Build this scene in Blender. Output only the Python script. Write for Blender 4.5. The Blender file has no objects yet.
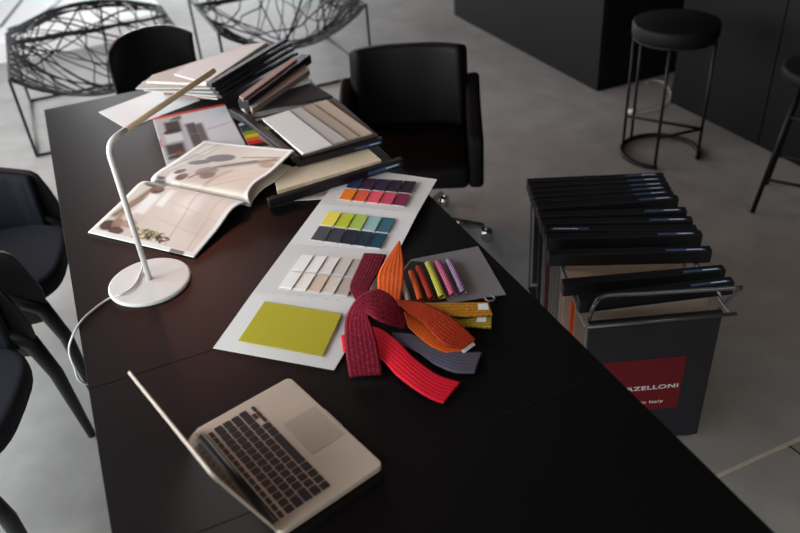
import bpy, bmesh, math, random
from mathutils import Vector, Matrix, Euler
C = bpy.context.scene.collection
R = math.radians
rnd = random.Random(7)

# ------------------------------------------------------------------ camera
FPX = 778.0; CX, CY = 400.0, 266.5; EYE = Vector((0, 0, 1.87)); TOP = 0.74
_m = ((0.91155608, -0.28014306, 0.30097404), (-0.40581688, -0.49517559, 0.76818865), (-0.06616772, -0.82238738, -0.5650671))
M3 = Matrix(_m)                       # world <- (image right, image down, forward)
def at(px, py, z=TOP):
    """world point seen at a photo coordinate, on the level z"""
    w = M3 @ Vector((px-CX, py-CY, FPX)); t = (z-EYE.z)/w.z
    return EYE + w*t
def on(px, py, dz=0.0): return at(px, py, TOP+dz)

cam = bpy.data.cameras.new('camera'); co = bpy.data.objects.new('camera', cam); C.objects.link(co)
cols = [M3.col[0], -M3.col[1], -M3.col[2]]
co.matrix_world = Matrix.Translation(EYE) @ Matrix((cols[0], cols[1], cols[2])).transposed().to_4x4()
cam.sensor_width = 36; cam.lens = 36*FPX/800
cam.dof.use_dof = True; cam.dof.focus_distance = 2.0; cam.dof.aperture_fstop = 2.4; cam.dof.aperture_blades = 9
cam.clip_start = 0.02
sc = bpy.context.scene; sc.camera = co
vs = sc.view_settings; vs.view_transform = 'Standard'; vs.look = 'None'; vs.gamma = 1; vs.use_curve_mapping = False; vs.exposure = 0.0

# ------------------------------------------------------------------ materials
def s2l(c): c /= 255.0; return c/12.92 if c <= .04045 else ((c+.055)/1.055)**2.4
def S(r, g, b): return (s2l(r), s2l(g), s2l(b), 1)
def newmat(name):
    m = bpy.data.materials.new(name); m.use_nodes = True
    return m, m.node_tree.nodes, m.node_tree.links, m.node_tree.nodes['Principled BSDF']
def texco(N, L, scale=1.0, kind='Object', sx=1, sy=1, sz=1):
    t = N.new('ShaderNodeTexCoord'); mp = N.new('ShaderNodeMapping'); mp.inputs['Scale'].default_value = (scale*sx, scale*sy, scale*sz)
    L.new(t.outputs[kind], mp.inputs['Vector']); return mp.outputs['Vector']
def mix(N, L, fac, a, b):
    x = N.new('ShaderNodeMix'); x.data_type = 'RGBA'
    for s, v in ((0, fac), (6, a), (7, b)):
        if hasattr(v, 'is_linked'): L.new(v, x.inputs[s])
        else: x.inputs[s].default_value = v
    return x.outputs[2]
def ramp(N, L, src, lo, hi):
    r = N.new('ShaderNodeMapRange'); r.inputs['From Min'].default_value = lo; r.inputs['From Max'].default_value = hi
    L.new(src, r.inputs['Value']); return r.outputs['Result']
def noise(N, L, vec, scale, detail=3, rough=.5):
    n = N.new('ShaderNodeTexNoise'); n.inputs['Scale'].default_value = scale; n.inputs['Detail'].default_value = detail; n.inputs['Roughness'].default_value = rough
    L.new(vec, n.inputs['Vector']); return n.outputs['Fac']
def bump(N, L, b, h, strength=.2, dist=.002):
    bp = N.new('ShaderNodeBump'); bp.inputs['Strength'].default_value = strength; bp.inputs['Distance'].default_value = dist
    L.new(h, bp.inputs['Height']); L.new(bp.outputs['Normal'], b.inputs['Normal'])
def plain(name, col, rough=.5, metal=0.0, var=.12, scale=20, spec=.5, bmp=0.0):
    m, N, L, b = newmat(name); v = texco(N, L)
    n = noise(N, L, v, scale)
    lo = tuple(c*(1-var) for c in col[:3])+(1,); hi = tuple(min(1, c*(1+var)) for c in col[:3])+(1,)
    L.new(mix(N, L, n, lo, hi), b.inputs['Base Color'])
    b.inputs['Roughness'].default_value = rough; b.inputs['Metallic'].default_value = metal; b.inputs['Specular IOR Level'].default_value = spec
    if bmp: bump(N, L, b, n, bmp)
    return m
def fabric(name, col, weave=900, contrast=.35, rough=.9, coord='Object'):
    """woven cloth: two crossed fine waves and a slubby noise"""
    m, N, L, b = newmat(name); v = texco(N, L, kind=coord)
    ws = []
    for d in ('X', 'Y'):
        w = N.new('ShaderNodeTexWave'); w.bands_direction = d; w.inputs['Scale'].default_value = weave/9.0; w.inputs['Distortion'].default_value = .6
        L.new(v, w.inputs['Vector']); ws.append(w.outputs['Fac'])
    mu = N.new('ShaderNodeMath'); mu.operation = 'MULTIPLY'; L.new(ws[0], mu.inputs[0]); L.new(ws[1], mu.inputs[1])
    n = noise(N, L, v, weave/6.0, 4, .7)
    ad = N.new('ShaderNodeMath'); ad.operation = 'ADD'; L.new(mu.outputs[0], ad.inputs[0]); L.new(n, ad.inputs[1])
    f = ramp(N, L, ad.outputs[0], .2, 1.2)
    lo = tuple(c*(1-contrast) for c in col[:3])+(1,); hi = tuple(min(1, c*(1+contrast)) for c in col[:3])+(1,)
    L.new(mix(N, L, f, lo, hi), b.inputs['Base Color'])
    b.inputs['Roughness'].default_value = rough; b.inputs['Specular IOR Level'].default_value = .2
    b.inputs['Sheen Weight'].default_value = .02
    bump(N, L, b, f, .25, .001)
    return m
def ribbed(name, col, fleck, ribs=6, amount=.45, rib_dark=.45):
    """ribbon cloth: ribs along the length (u across), short flecks along v"""
    m, N, L, b = newmat(name); v = texco(N, L, kind='UV')
    w = N.new('ShaderNodeTexWave'); w.bands_direction = 'X'; w.inputs['Scale'].default_value = ribs*.314*1.0; w.inputs['Distortion'].default_value = .15
    L.new(v, w.inputs['Vector'])
    v2 = texco(N, L, kind='UV', sx=ribs*1.6, sy=6)
    n = noise(N, L, v2, 1.3, 3, .75); f = ramp(N, L, n, .50, .70)
    mu = N.new('ShaderNodeMath'); mu.operation = 'MULTIPLY'; L.new(f, mu.inputs[0]); mu.inputs[1].default_value = amount
    dk = tuple(c*rib_dark for c in col[:3])+(1,)
    rr = ramp(N, L, w.outputs['Fac'], .0, .30)
    base = mix(N, L, rr, dk, col)
    L.new(mix(N, L, mu.outputs[0], base, fleck), b.inputs['Base Color'])
    b.inputs['Roughness'].default_value = .85; b.inputs['Specular IOR Level'].default_value = .2; bump(N, L, b, w.outputs['Fac'], .35, .0015)
    return m
def striped(name, a, c, scale, axis='Y', rough=.85, thr=.5):
    m, N, L, b = newmat(name); v = texco(N, L, kind='UV')
    w = N.new('ShaderNodeTexWave'); w.bands_direction = axis; w.inputs['Scale'].default_value = scale; w.inputs['Distortion'].default_value = .3
    L.new(v, w.inputs['Vector']); f = ramp(N, L, w.outputs['Fac'], thr-.15, thr+.15)
    L.new(mix(N, L, f, a, c), b.inputs['Base Color']); b.inputs['Roughness'].default_value = rough; b.inputs['Specular IOR Level'].default_value = .25
    bump(N, L, b, w.outputs['Fac'], .08, .0005)
    return m
def painted(name, rough=.4, spec=.4):
    m, N, L, b = newmat(name); a = N.new('ShaderNodeAttribute'); a.attribute_name = 'print'
    L.new(a.outputs['Color'], b.inputs['Base Color']); b.inputs['Roughness'].default_value = rough; b.inputs['Specular IOR Level'].default_value = spec
    return m

def floor_mat():
    m, N, L, b = newmat('polished_concrete'); v = texco(N, L)
    big = noise(N, L, v, .8, 5, .6); fine = noise(N, L, v, 5, 6, .6)
    c1 = mix(N, L, ramp(N, L, big, .3, .7), S(126, 124, 121), S(166, 164, 161))
    c2 = mix(N, L, ramp(N, L, fine, .35, .7), S(130, 128, 125), S(162, 160, 157))
    L.new(mix(N, L, .5, c1, c2), b.inputs['Base Color'])
    b.inputs['Specular IOR Level'].default_value = .35
    L.new(ramp(N, L, big, -1.2, 1.6), b.inputs['Roughness'])
    bump(N, L, b, fine, .02, .002)
    return m
def table_mat():
    m, N, L, b = newmat('black_laminate'); v = texco(N, L)
    n = noise(N, L, v, 260, 2); n2 = noise(N, L, v, 3, 4)
    L.new(mix(N, L, n2, S(8, 7, 9), S(12, 11, 13)), b.inputs['Base Color'])
    b.inputs['Roughness'].default_value = .40; b.inputs['Specular IOR Level'].default_value = .20
    bump(N, L, b, n, .06, .0005)
    return m
def cabinet_mat():
    m, N, L, b = newmat('black_stained_veneer'); v = texco(N, L, sx=1, sy=30, sz=1.2)
    n = noise(N, L, v, 3, 5)
    L.new(mix(N, L, n, S(9, 8, 10), S(16, 14, 17)), b.inputs['Base Color'])
    b.inputs['Roughness'].default_value = .6; b.inputs['Specular IOR Level'].default_value = .18
    return m

K = {}
K['floor'] = floor_mat(); K['table'] = table_mat(); K['cab'] = cabinet_mat()
K['wall'] = plain('white_plaster', S(196, 195, 192), .9, scale=6, var=.05)
K['darkwall'] = plain('charcoal_plaster', S(44, 42, 42), .9, scale=6, var=.08)
K['ceil'] = plain('grey_ceiling_paint', S(30, 29, 29), .9, scale=4, var=.05)
K['black'] = plain('black_plastic', S(20, 19, 21), .45, var=.2)
K['blackmetal'] = plain('black_powder_coat', S(14, 13, 14), .55, var=.2, scale=60, spec=.25)
K['leather'] = plain('black_leather', S(12, 11, 13), .62, var=.25, scale=120, bmp=.1, spec=.22)
K['darkbar'] = plain('black_binder_board', S(19, 18, 22), .45, var=.2, scale=50, spec=.45)
K['greybar'] = plain('charcoal_binder_board', S(44, 43, 49), .45, var=.2, scale=50, spec=.5)
K['bluelabel'] = plain('blue_spine_label', S(58, 78, 116), .5, var=.2, scale=90)
K['whitelabel'] = plain('pale_label_print', S(205, 210, 220), .6, var=.15, scale=300)
K['white'] = plain('white_card', S(224, 223, 222), .65, var=.02, scale=12)
K['paper'] = plain('white_paper', S(226, 227, 228), .7, var=.03, scale=20)
K['lampwhite'] = plain('white_enamel', S(220, 217, 213), .4, var=.02)
K['wood'] = plain('pale_beech_wood', S(228, 200, 168), .6, var=.12, scale=35)
K['cable'] = plain('white_cable_rubber', S(205, 203, 198), .6, var=.05)
K['alu'] = plain('brushed_aluminium', S(206, 190, 174), .45, metal=.15, var=.03, scale=40)
K['pad'] = plain('trackpad_glass', S(186, 172, 157), .42, metal=.15, var=.02)
K['key'] = plain('black_key_plastic', S(18, 16, 16), .5, var=.2)
K['screen'] = plain('dark_screen_glass', S(8, 8, 10), .12, var=.1)
K['chairfab'] = fabric('charcoal_upholstery', S(44, 47, 55), 700, .35)
K['chrome'] = plain('chrome', S(190, 190, 188), .18, metal=1, var=.03)
K['grey'] = plain('grey_sheet_metal', S(29, 30, 36), .5, metal=.0, var=.08, scale=8)
K['wire'] = plain('grey_wire_steel', S(105, 108, 112), .4, metal=.6, var=.08)
K['red'] = plain('dark_red_sticker', S(104, 6, 20), .5, var=.04)
K['lettering'] = plain('white_lettering', S(225, 222, 222), .6, var=.02)
K['brass'] = plain('brass_strip', S(186, 175, 160), .5, metal=.0, var=.2)
K['joint'] = plain('dark_joint', S(50, 48, 47), .8, var=.2)
K['lime'] = fabric('lime_wool', S(180, 168, 46), 1400, .2)
K['plate'] = plain('grey_translucent_plastic', S(118, 114, 116), .45, var=.05)
K['tag'] = plain('paper_tag', S(214, 212, 210), .7, var=.1, scale=400)
K['print'] = painted('glossy_print'); K['coverprint'] = painted('matt_cover_print', .55, .35)

# ------------------------------------------------------------------ mesh building
class MB:
    def __init__(self): self.bm = bmesh.new(); self.uv = None
    def _add(self, verts, faces):
        vs_ = [self.bm.verts.new(v) for v in verts]
        for f in faces:
            try: self.bm.faces.new([vs_[i] for i in f])
            except ValueError: pass
        return vs_
    def box(self, c, s, rot=None):
        c = Vector(c); h = Vector(s)/2; Q = rot.to_3x3() if rot else Matrix.Identity(3)
        P = [c + Q @ Vector((x*h.x, y*h.y, z*h.z)) for x in (-1, 1) for y in (-1, 1) for z in (-1, 1)]
        self._add(P, [(0, 1, 3, 2), (4, 6, 7, 5), (0, 4, 5, 1), (2, 3, 7, 6), (0, 2, 6, 4), (1, 5, 7, 3)]); return self
    def prism(self, poly, t):
        """closed slab: the given top polygon and the same polygon t lower"""
        top = [Vector(p) for p in poly]; n = len(top); bot = [p-Vector((0, 0, t)) for p in top]
        a = sum((top[i].x*top[(i+1) % n].y-top[(i+1) % n].x*top[i].y) for i in range(n))
        if a < 0: top.reverse(); bot.reverse()
        f = [tuple(range(n)), tuple(range(2*n-1, n-1, -1))]+[(i, n+i, n+(i+1) % n, (i+1) % n) for i in range(n)]
        self._add(top+bot, f); return self
    def bar(self, a, b, w, h):
        """box from a to b (centre of its top edge), w wide and h high, lying level"""
        a, b = Vector(a), Vector(b); d = (b-a).normalized(); side = d.cross(Vector((0, 0, 1))).normalized()*w/2; dn = d.cross(side).normalized()*h
        if dn.z > 0: dn = -dn
        P = [a-side, a+side, a+side+dn, a-side+dn, b-side, b+side, b+side+dn, b-side+dn]
        self._add(P, [(0, 1, 2, 3), (7, 6, 5, 4), (0, 4, 5, 1), (1, 5, 6, 2), (2, 6, 7, 3), (3, 7, 4, 0)]); return self
    def tube(self, pts, r, segs=8, closed=False, flat=1.0):
        pts = [Vector(p) for p in pts]; n = len(pts); rings = []
        up = Vector((0, 0, 1)); prev = None
        for i, p in enumerate(pts):
            if closed: d = pts[(i+1) % n]-pts[i-1]
            else: d = pts[min(i+1, n-1)]-pts[max(i-1, 0)]
            if d.length < 1e-9: d = Vector((0, 0, 1))
            d.normalize()
            if prev is None:
                ref = up if abs(d.dot(up)) < .95 else Vector((1, 0, 0)); x = d.cross(ref).normalized()
            else:
                x = prev-d*prev.dot(d); x.normalize()
            prev = x; y = d.cross(x); rr = r[i] if isinstance(r, (list, tuple)) else r
            rings.append([self.bm.verts.new(p+(x*math.cos(2*math.pi*k/segs)+y*math.sin(2*math.pi*k/segs)*flat)*rr) for k in range(segs)])
        m = n if closed else n-1
        for i in range(m):
            A, B = rings[i], rings[(i+1) % n]
            for k in range(segs): self.bm.faces.new((A[k], A[(k+1) % segs], B[(k+1) % segs], B[k]))
        if not closed:
            self.bm.faces.new(rings[0][::-1]); self.bm.faces.new(rings[-1])
        return self
    def lathe(self, prof, c, segs=40):
        c = Vector(c); rings = []
        for r, z in prof:
            if r < 1e-6: rings.append([self.bm.verts.new(c+Vector((0, 0, z)))])
            else: rings.append([self.bm.verts.new(c+Vector((r*math.cos(2*math.pi*k/segs), r*math.sin(2*math.pi*k/segs), z))) for k in range(segs)])
        for A, B in zip(rings, rings[1:]):
            for k in range(segs):
                k2 = (k+1) % segs
                q = [A[k % len(A)], A[k2 % len(A)], B[k2 % len(B)], B[k % len(B)]]
                q2 = []
                for v in q:
                    if v not in q2: q2.append(v)
                if len(q2) > 2: self.bm.faces.new(q2)
        return self
    def surf(self, f, nu, nv, uvs=(1, 1)):
        """open grid surface f(u, v)"""
        if self.uv is None: self.uv = self.bm.loops.layers.uv.new('UVMap')
        g = [[self.bm.verts.new(f(i/nu, j/nv)) for j in range(nv+1)] for i in range(nu+1)]
        for i in range(nu):
            for j in range(nv):
                fc = self.bm.faces.new((g[i][j], g[i+1][j], g[i+1][j+1], g[i][j+1]))
                for lp, (a, b) in zip(fc.loops, ((i, j), (i+1, j), (i+1, j+1), (i, j+1))): lp[self.uv].uv = (a/nu*uvs[0], b/nv*uvs[1])
        return self

WM = {}
def link(o, parent): 
    C.objects.link(o)
    if parent: o.parent = parent
def thing(name, label, cat, loc=(0, 0, 0), rot=0, group=None):
    o = bpy.data.objects.new(name, None); o.empty_display_size = .05; C.objects.link(o)
    o.location = loc; o.rotation_euler = (0, 0, rot); o['label'] = label; o['category'] = cat
    if group: o['group'] = group
    WM[o.name] = Matrix.Translation(Vector(loc)) @ Matrix.Rotation(rot, 4, 'Z')
    return o
def obj(name, mb, mat, parent=None, world=False, smooth=False, bevel=0, sub=0, solid=0, offset=-1, segs=2, paint=None, label=None, loc=None):
    """links ONE mesh; world=True when its coordinates are room coordinates"""
    bm = mb.bm
    if world and parent is not None:
        bmesh.ops.transform(bm, matrix=WM[parent.name].inverted(), verts=bm.verts)
    bmesh.ops.recalc_face_normals(bm, faces=bm.faces) if not solid and not paint else None
    me = bpy.data.meshes.new(name)
    if paint:
        bm.verts.ensure_lookup_table(); colours = paint
    bm.to_mesh(me); bm.free()
    if paint:
        ca = me.color_attributes.new('print', 'FLOAT_COLOR', 'POINT')
        for i, c in enumerate(colours): ca.data[i].color = c
    me.materials.append(mat)
    if smooth:
        for p in me.polygons: p.use_smooth = True
    o = bpy.data.objects.new(name, me); link(o, parent)
    WM[o.name] = WM[parent.name] if parent else Matrix.Identity(4)
    if solid:
        md = o.modifiers.new('thickness', 'SOLIDIFY'); md.thickness = solid; md.offset = offset
    if bevel:
        md = o.modifiers.new('bevel', 'BEVEL'); md.width = bevel; md.segments = segs; md.limit_method = 'ANGLE'; md.angle_limit = R(40)
    if sub:
        md = o.modifiers.new('smooth', 'SUBSURF'); md.levels = sub; md.render_levels = sub
    if label: o['label'] = label
    return o
def tag(o, label, cat, group=None):
    o['label'] = label; o['category'] = cat
    if group: o['group'] = group
    return o
def structure(o): o['kind'] = 'structure'; return o
def cr(pts, n):
    """Catmull-Rom through points (tuples or Vectors)"""
    P = [Vector(p) for p in pts]; P = [P[0]*2-P[1]]+P+[P[-1]*2-P[-2]]; out = []
    m = len(P)-3
    for i in range(n+1):
        x = i/n*m; k = min(int(x), m-1); t = x-k; a, b, c, d = P[k:k+4]
        out.append(.5*((2*b)+(-a+c)*t+(2*a-5*b+4*c-d)*t*t+(-a+3*b-3*c+d)*t*t*t))
    return out
def centre(pts):
    v = Vector((0, 0, 0))
    for p in pts: v += Vector(p)
    return v/len(pts)
def lerp(a, b, t): return a+(b-a)*t

# ------------------------------------------------------------------ the room
X0, X1, Y0, Y1, ZC = -2.0, 3.75, -2.2, 9.6, 3.0
structure(obj('floor', MB().box(((X0+X1)/2, (Y0+Y1)/2, -.05), (X1-X0, Y1-Y0, .1)), K['floor']))
structure(obj('ceiling', MB().box(((X0+X1)/2, (Y0+Y1)/2, ZC+.05), (X1-X0, Y1-Y0, .1)), K['ceil']))
structure(obj('wall_right', MB().box((X1+.05, (Y0+Y1)/2, ZC/2), (.1, Y1-Y0, ZC)), K['darkwall']))
structure(obj('wall_front', MB().box(((X0+X1)/2, Y0-.05, ZC/2), (X1-X0, .1, ZC)), K['darkwall']))
# left wall and back wall with window openings
def window(i, axis, a, b, z0, z1, pos):
    fr = MB(); t = .06
    def bx(u, z, su, sz):
        if axis == 'Y': fr.box((pos, u, z), (.08, su, sz))
        else: fr.box((u, pos, z), (su, .08, sz))
    bx((a+b)/2, z0+t/2, b-a, t); bx((a+b)/2, z1-t/2, b-a, t)
    for u in (a+t/2, (a+b)/2, b-t/2): bx(u, (z0+z1)/2, t, z1-z0)
    w = structure(obj('window_%d' % i, fr, K['blackmetal']))
    L = bpy.data.lights.new('daylight', 'AREA'); L.shape = 'RECTANGLE'; L.size = z1-z0; L.size_y = b-a
    lo = bpy.data.objects.new('daylight', L); C.objects.link(lo)
    if axis == 'Y': lo.location = (pos-.12, (a+b)/2, (z0+z1)/2); lo.rotation_euler = (0, R(-90), 0)
    else:
        L.size, L.size_y = b-a, z1-z0
        lo.location = ((a+b)/2, pos+.12, (z0+z1)/2); lo.rotation_euler = (R(-90), 0, 0)
    return L
wl = MB(); z0, z1 = .25, 2.55
wins = [(-1.6, .9), (1.3, 3.8), (4.2, 6.7)]
wl.box((X0-.05, (Y0+Y1)/2, z0/2), (.1, Y1-Y0, z0)).box((X0-.05, (Y0+Y1)/2, (z1+ZC)/2), (.1, Y1-Y0, ZC-z1))
edges = [Y0]+[e for w in wins for e in w]+[Y1]
for a, b in zip(edges[::2], edges[1::2]): wl.box((X0-.05, (a+b)/2, (z0+z1)/2), (.1, b-a, z1-z0))
structure(obj('wall_left', wl, K['wall']))
for i, (a, b) in enumerate(wins):
    L = window(i+1, 'Y', a, b, z0, z1, X0); L.energy = (110, 180, 150)[i]; L.color = (.93, .98, 1.0)
wb = MB(); ba, bb = -.2, 3.0
wb.box(((X0+X1)/2, Y1+.05, z0/2), (X1-X0, .1, z0)).box(((X0+X1)/2, Y1+.05, (z1+ZC)/2), (X1-X0, .1, ZC-z1))
wb.box(((X0+ba)/2, Y1+.05, (z0+z1)/2), (ba-X0, .1, z1-z0)).box(((bb+X1)/2, Y1+.05, (z0+z1)/2), (X1-bb, .1, z1-z0))
structure(obj('wall_back', wb, K['wall']))
L = window(4, 'X', ba, bb, z0, z1, Y1); L.energy = 190; L.color = (.95, .97, 1.0)
# floor details
a, b = at(719, 477, 0), at(800, 438.6, 0)
g = MB().box(((a.x+X1)/2-.35, 1.076, .001), (X1-a.x+.7, .013, .005)); structure(obj('trim_1', g, K['brass']))
p, q = at(789, 446, 0), at(800, 454, 0); d = (q-p).normalized()
structure(obj('trim_2', MB().bar(p+Vector((0, 0, .0015)), p+d*1.2+Vector((0, 0, .0015)), .006, .003), K['joint']))

w = bpy.data.worlds.new('world'); sc.world = w; w.use_nodes = True
w.node_tree.nodes['Background'].inputs[0].default_value = (.75, .85, 1, 1); w.node_tree.nodes['Background'].inputs[1].default_value = .6

# tall black cabinets on the right
def cabinet(label, x0, x1, y0, y1, h, seams):
    t = thing('cabinet', label, 'cabinet', ((x0+x1)/2, (y0+y1)/2, 0), 0, 'black cabinets along the right wall')
    obj('body', MB().box((x0+.02+(x1-x0-.02)/2, (y0+y1)/2, h/2), (x1-x0-.02, y1-y0, h)), K['cab'], t, world=True, bevel=.002)
    ys = [y0]+seams+[y1]
    for a, b in zip(ys, ys[1:]): obj('door', MB().box((x0+.009, (a+b)/2, h/2), (.018, b-a-.006, h-.004)), K['cab'], t, world=True, bevel=.0015)
cabinet('tall black cabinet behind the round bar stool, reaching towards the back of the room', 2.80, 3.74, 3.655, 5.54, 2.3, [])
cabinet('tall black wood-grain cabinet at the right edge beside the splayed bar stool', 3.05, 3.74, 1.2, 3.30, 2.3, [2.63])

# unseen pendant, added to give the table top its red glow
def pendant(x, y, z, label):
    t = thing('added_pendant', label, 'lamp', (x, y, z), 0, 'added unseen lamps for the red table glow')
    obj('shade', MB().lathe([(.03, .34), (.27, .34), (.29, .335), (.29, .005), (.27, 0), (.0, 0)], (0, 0, 0), 48), K['redshade'], t, smooth=False)
    obj('cord', MB().tube([(0, 0, .32), (0, 0, ZC-z)], .004), K['black'], t)
m, N, Lk, b = newmat('added_glow_shade'); b.inputs['Base Color'].default_value = S(190, 70, 50); b.inputs['Roughness'].default_value = .8
b.inputs['Emission Color'].default_value = (1, .30, .17, 1); b.inputs['Emission Strength'].default_value = 6.5; K['redshade'] = m

t = thing('added_fill_panel', 'added warm fill panel, unseen in the ceiling behind the camera', 'light', (1.5, -.9, ZC-.04))  # unseen panel added as warm fill for the laptop and trolley
obj('frame', MB().box((0, 0, .015), (1.3, .7, .05)), K['blackmetal'], t)
m, N, Lk, b = newmat('fill_diffuser'); b.inputs['Emission Color'].default_value = (1, .86, .72, 1); b.inputs['Emission Strength'].default_value = 9.0
obj('diffuser', MB().box((0, 0, -.014), (1.24, .64, .01)), m, t)

# ------------------------------------------------------------------ the long table
TX0, TX1, TY0, TY1 = -.183, .829, .24, 3.225
t = thing('table', 'long black table covered with fabric samples, magazines, lamp and laptop', 'table', ((TX0+TX1)/2, (TY0+TY1)/2, 0))
ys = [TY0, .960, 1.441, TY1]
for a, b in zip(ys, ys[1:]):
    obj('tabletop_panel', MB().box(((TX0+TX1)/2, (a+b)/2, TOP-.0125), (TX1-TX0, b-a-.0016, .025)), K['table'], t, world=True, bevel=.0004, segs=1)
obj('apron', MB().box(((TX0+TX1)/2, (TY0+TY1)/2, TOP-.055), (TX1-TX0-.3, TY1-TY0-.3, .058)), K['blackmetal'], t, world=True)
for sx in (TX0+.22, TX1-.22):
    for sy in (TY0+.28, TY1-.28):
        obj('leg', MB().box((sx, sy, (TOP-.084)/2), (.06, .06, TOP-.084)), K['blackmetal'], t, world=True, bevel=.003)

# ------------------------------------------------------------------ desk lamp
lb = on(150, 281.5, .004)
t = thing('desk_lamp', 'slim white desk lamp with round base and a pale wooden upper arm', 'lamp', (lb.x, lb.y, TOP))
obj('base', MB().lathe([(0, .009), (.100, .009), (.104, .0075), (.105, .004), (.104, 0), (0, 0)], (0, 0, 0), 64), K['lampwhite'], t, smooth=False)
foot = at(149.5, 279, TOP+.009)-Vector((lb.x, lb.y, TOP)); ZB = .395
knee = at(106, 143, TOP+ZB)-Vector((lb.x, lb.y, TOP)); tip = at(214, 70.5, TOP+ZB+.035)-Vector((lb.x, lb.y, TOP))
k0 = lerp(knee, foot, .10); k1 = lerp(knee, tip, .10)
bend = [k0]+[((1-s)**2)*k0+2*s*(1-s)*knee+s*s*k1 for s in (.15, .3, .45, .6, .75, .9)]+[k1]
obj('stem', MB().tube([foot]+bend+[lerp(knee, tip, .17)], .0072, 14), K['lampwhite'], t, smooth=True)
obj('wooden_arm', MB().tube([lerp(knee, tip, .168), tip], .0076, 14), K['wood'], t, smooth=True, bevel=.001)
cp = [on(143, 262, .03), on(141, 272, .0135), on(134, 286, .0125), on(122, 294, .012), on(108, 299, .004), on(92, 311, .003), on(82, 320.5, .004), at(73, 335, .735), at(69, 350, .70), at(74, 366, .66), at(86, 384, .60)]
cp += [Vector((-.10, 1.72, .50)), Vector((-.02, 1.75, .30)), Vector((0, 1.8, .004)), Vector((.1, 2.2, .004))]
obj('power_cord', MB().tube(cr(cp, 90), .0026, 8), K['cable'], t, world=True, smooth=True)

# ------------------------------------------------------------------ laptop
ZL = TOP+.016
A = at(289, 376.5, ZL); Bp = at(384, 464.5, ZL); Cc = at(193, 430, ZL)
wd = (Bp-A).normalized(); ang = math.atan2(wd.y, wd.x)                  # along the width, from the far to the near side
u = Vector((-wd.y, wd.x, 0))                                            # towards the user
if (A-Cc).dot(u) < 0: u = -u
o0 = (A+Cc)/2+((Bp-A)/2); o0 = o0-Vector((0, 0, 0))
LW, LD = .325, .227
t = thing('laptop', 'open silver laptop with black keys lying on the near part of the table', 'laptop', (o0.x, o0.y, TOP), math.atan2(-wd.x, wd.y) + math.pi)
# local frame: x along the width, y towards the hinge
t.rotation_euler = (0, 0, math.atan2(wd.y, wd.x)+math.pi)               # local +x points to the laptop's right (far) side
WM[t.name] = Matrix.Translation((o0.x, o0.y, TOP)) @ Matrix.Rotation(math.atan2(wd.y, wd.x)+math.pi, 4, 'Z')
def rrect(w_, h_, r, n=6, cx=0, cy=0, z=0):
    P = []
    for sx, sy, a0 in ((1, 1, 0), (-1, 1, 90), (-1, -1, 180), (1, -1, 270)):
        for k in range(n+1):
            a = R(a0+90*k/n); P.append((cx+sx*(w_/2-r)+r*math.cos(a), cy+sy*(h_/2-r)+r*math.sin(a), z))
    return P
hs = 1 if (Matrix.Rotation(-math.atan2(wd.y, wd.x)-math.pi, 3, 'Z') @ (Cc-A)).y > 0 else -1   # hinge side along local y
base = obj('base', MB().prism(rrect(LW, LD, .013, z=.016), .0125), K['alu'], t, bevel=.0015)
for sx in (-1, 1):
    for sy in (-1, 1): obj('foot', MB().lathe([(0, .0025), (.008, .0025), (.008, 0), (0, 0)], (sx*.13, sy*.085, 0), 16), K['black'], t)
kb = obj('keyboard_well', MB().prism(rrect(.277, .109, .004, cy=hs*.042, z=.0163), .0006), K['alu'], base)
def key(cx, cy, w_, h_): obj('key', MB().prism(rrect(w_, h_, .002, 2, cx, hs*cy, .0178), .0017), K['key'], kb, bevel=.0004, segs=1)
pitch = .0191; kw = .0163; x_l = -.1375; ky = .042+.048
def row(y, h_, widths, gap=.0028):
    x = x_l
    for w_ in widths:
        if w_ > 0: key(x+w_/2, y, w_, h_)
        x += abs(w_)+gap
sgn = 1
row(ky+.0015, .0085, [.0167]*14+[.0])
y = ky-.0165
row(y, kw, [kw]*13+[.0262]); y -= pitch
row(y, kw, [.0262]+[kw]*12+[.0163]); y -= pitch
row(y, kw, [.0310]+[kw]*11+[.0306]); y -= pitch
row(y, kw, [.0215, kw]+[kw]*9+[kw, .0415]); y -= pitch
row(y, kw, [kw, kw, kw, .0208, .0925, .0208, kw]); 
xr = x_l+.275
for i in range(3): key(xr-kw*2.5-.0056+i*(kw+.0028), y-.0043, kw, .0075)
key(xr-kw*1.5-.0028, y+.0047, kw, .0075)
obj('trackpad', MB().prism(rrect(.105, .076, .004, cy=-hs*.066, z=.0164), .0006), K['pad'], base)
obj('opening_notch', MB().prism(rrect(.062, .004, .0015, 3, cy=-hs*(LD/2-.0015), z=.0166), .004), K['pad'], base)
# hinge and lid
obj('hinge', MB().tube([(-.138, hs*(LD/2-.007), .0125), (.138, hs*(LD/2-.007), .0125)], .008, 12), K['key'], t, smooth=True)
th = R(111)
lid_dir = Vector((0, -hs*math.cos(th), math.sin(th))); lid_n = Vector((0, hs*math.sin(th), math.cos(th)))
hp = Vector((0, hs*(LD/2-.003), .0175))
def lidslab(w_, h_, r, z_a, z_b, off=0):
    mbx = MB(); P = rrect(w_, h_, r)
    top = [hp+Vector((p[0], 0, 0))+lid_dir*(p[1]+.227/2+off)+lid_n*z_a for p in P]; bot = [hp+Vector((p[0], 0, 0))+lid_dir*(p[1]+.227/2+off)+lid_n*z_b for p in P]
    n = len(P); mbx._add(top+bot, [tuple(range(n)), tuple(range(2*n-1, n-1, -1))]+[(i, n+i, n+(i+1) % n, (i+1) % n) for i in range(n)]); return mbx
lid = obj('lid', lidslab(LW, .225, .012, 0, .0048), K['alu'], t, bevel=.001)
obj('screen', lidslab(LW-.008, .214, .008, -.0006, .0002, .003), K['screen'], lid)

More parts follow.
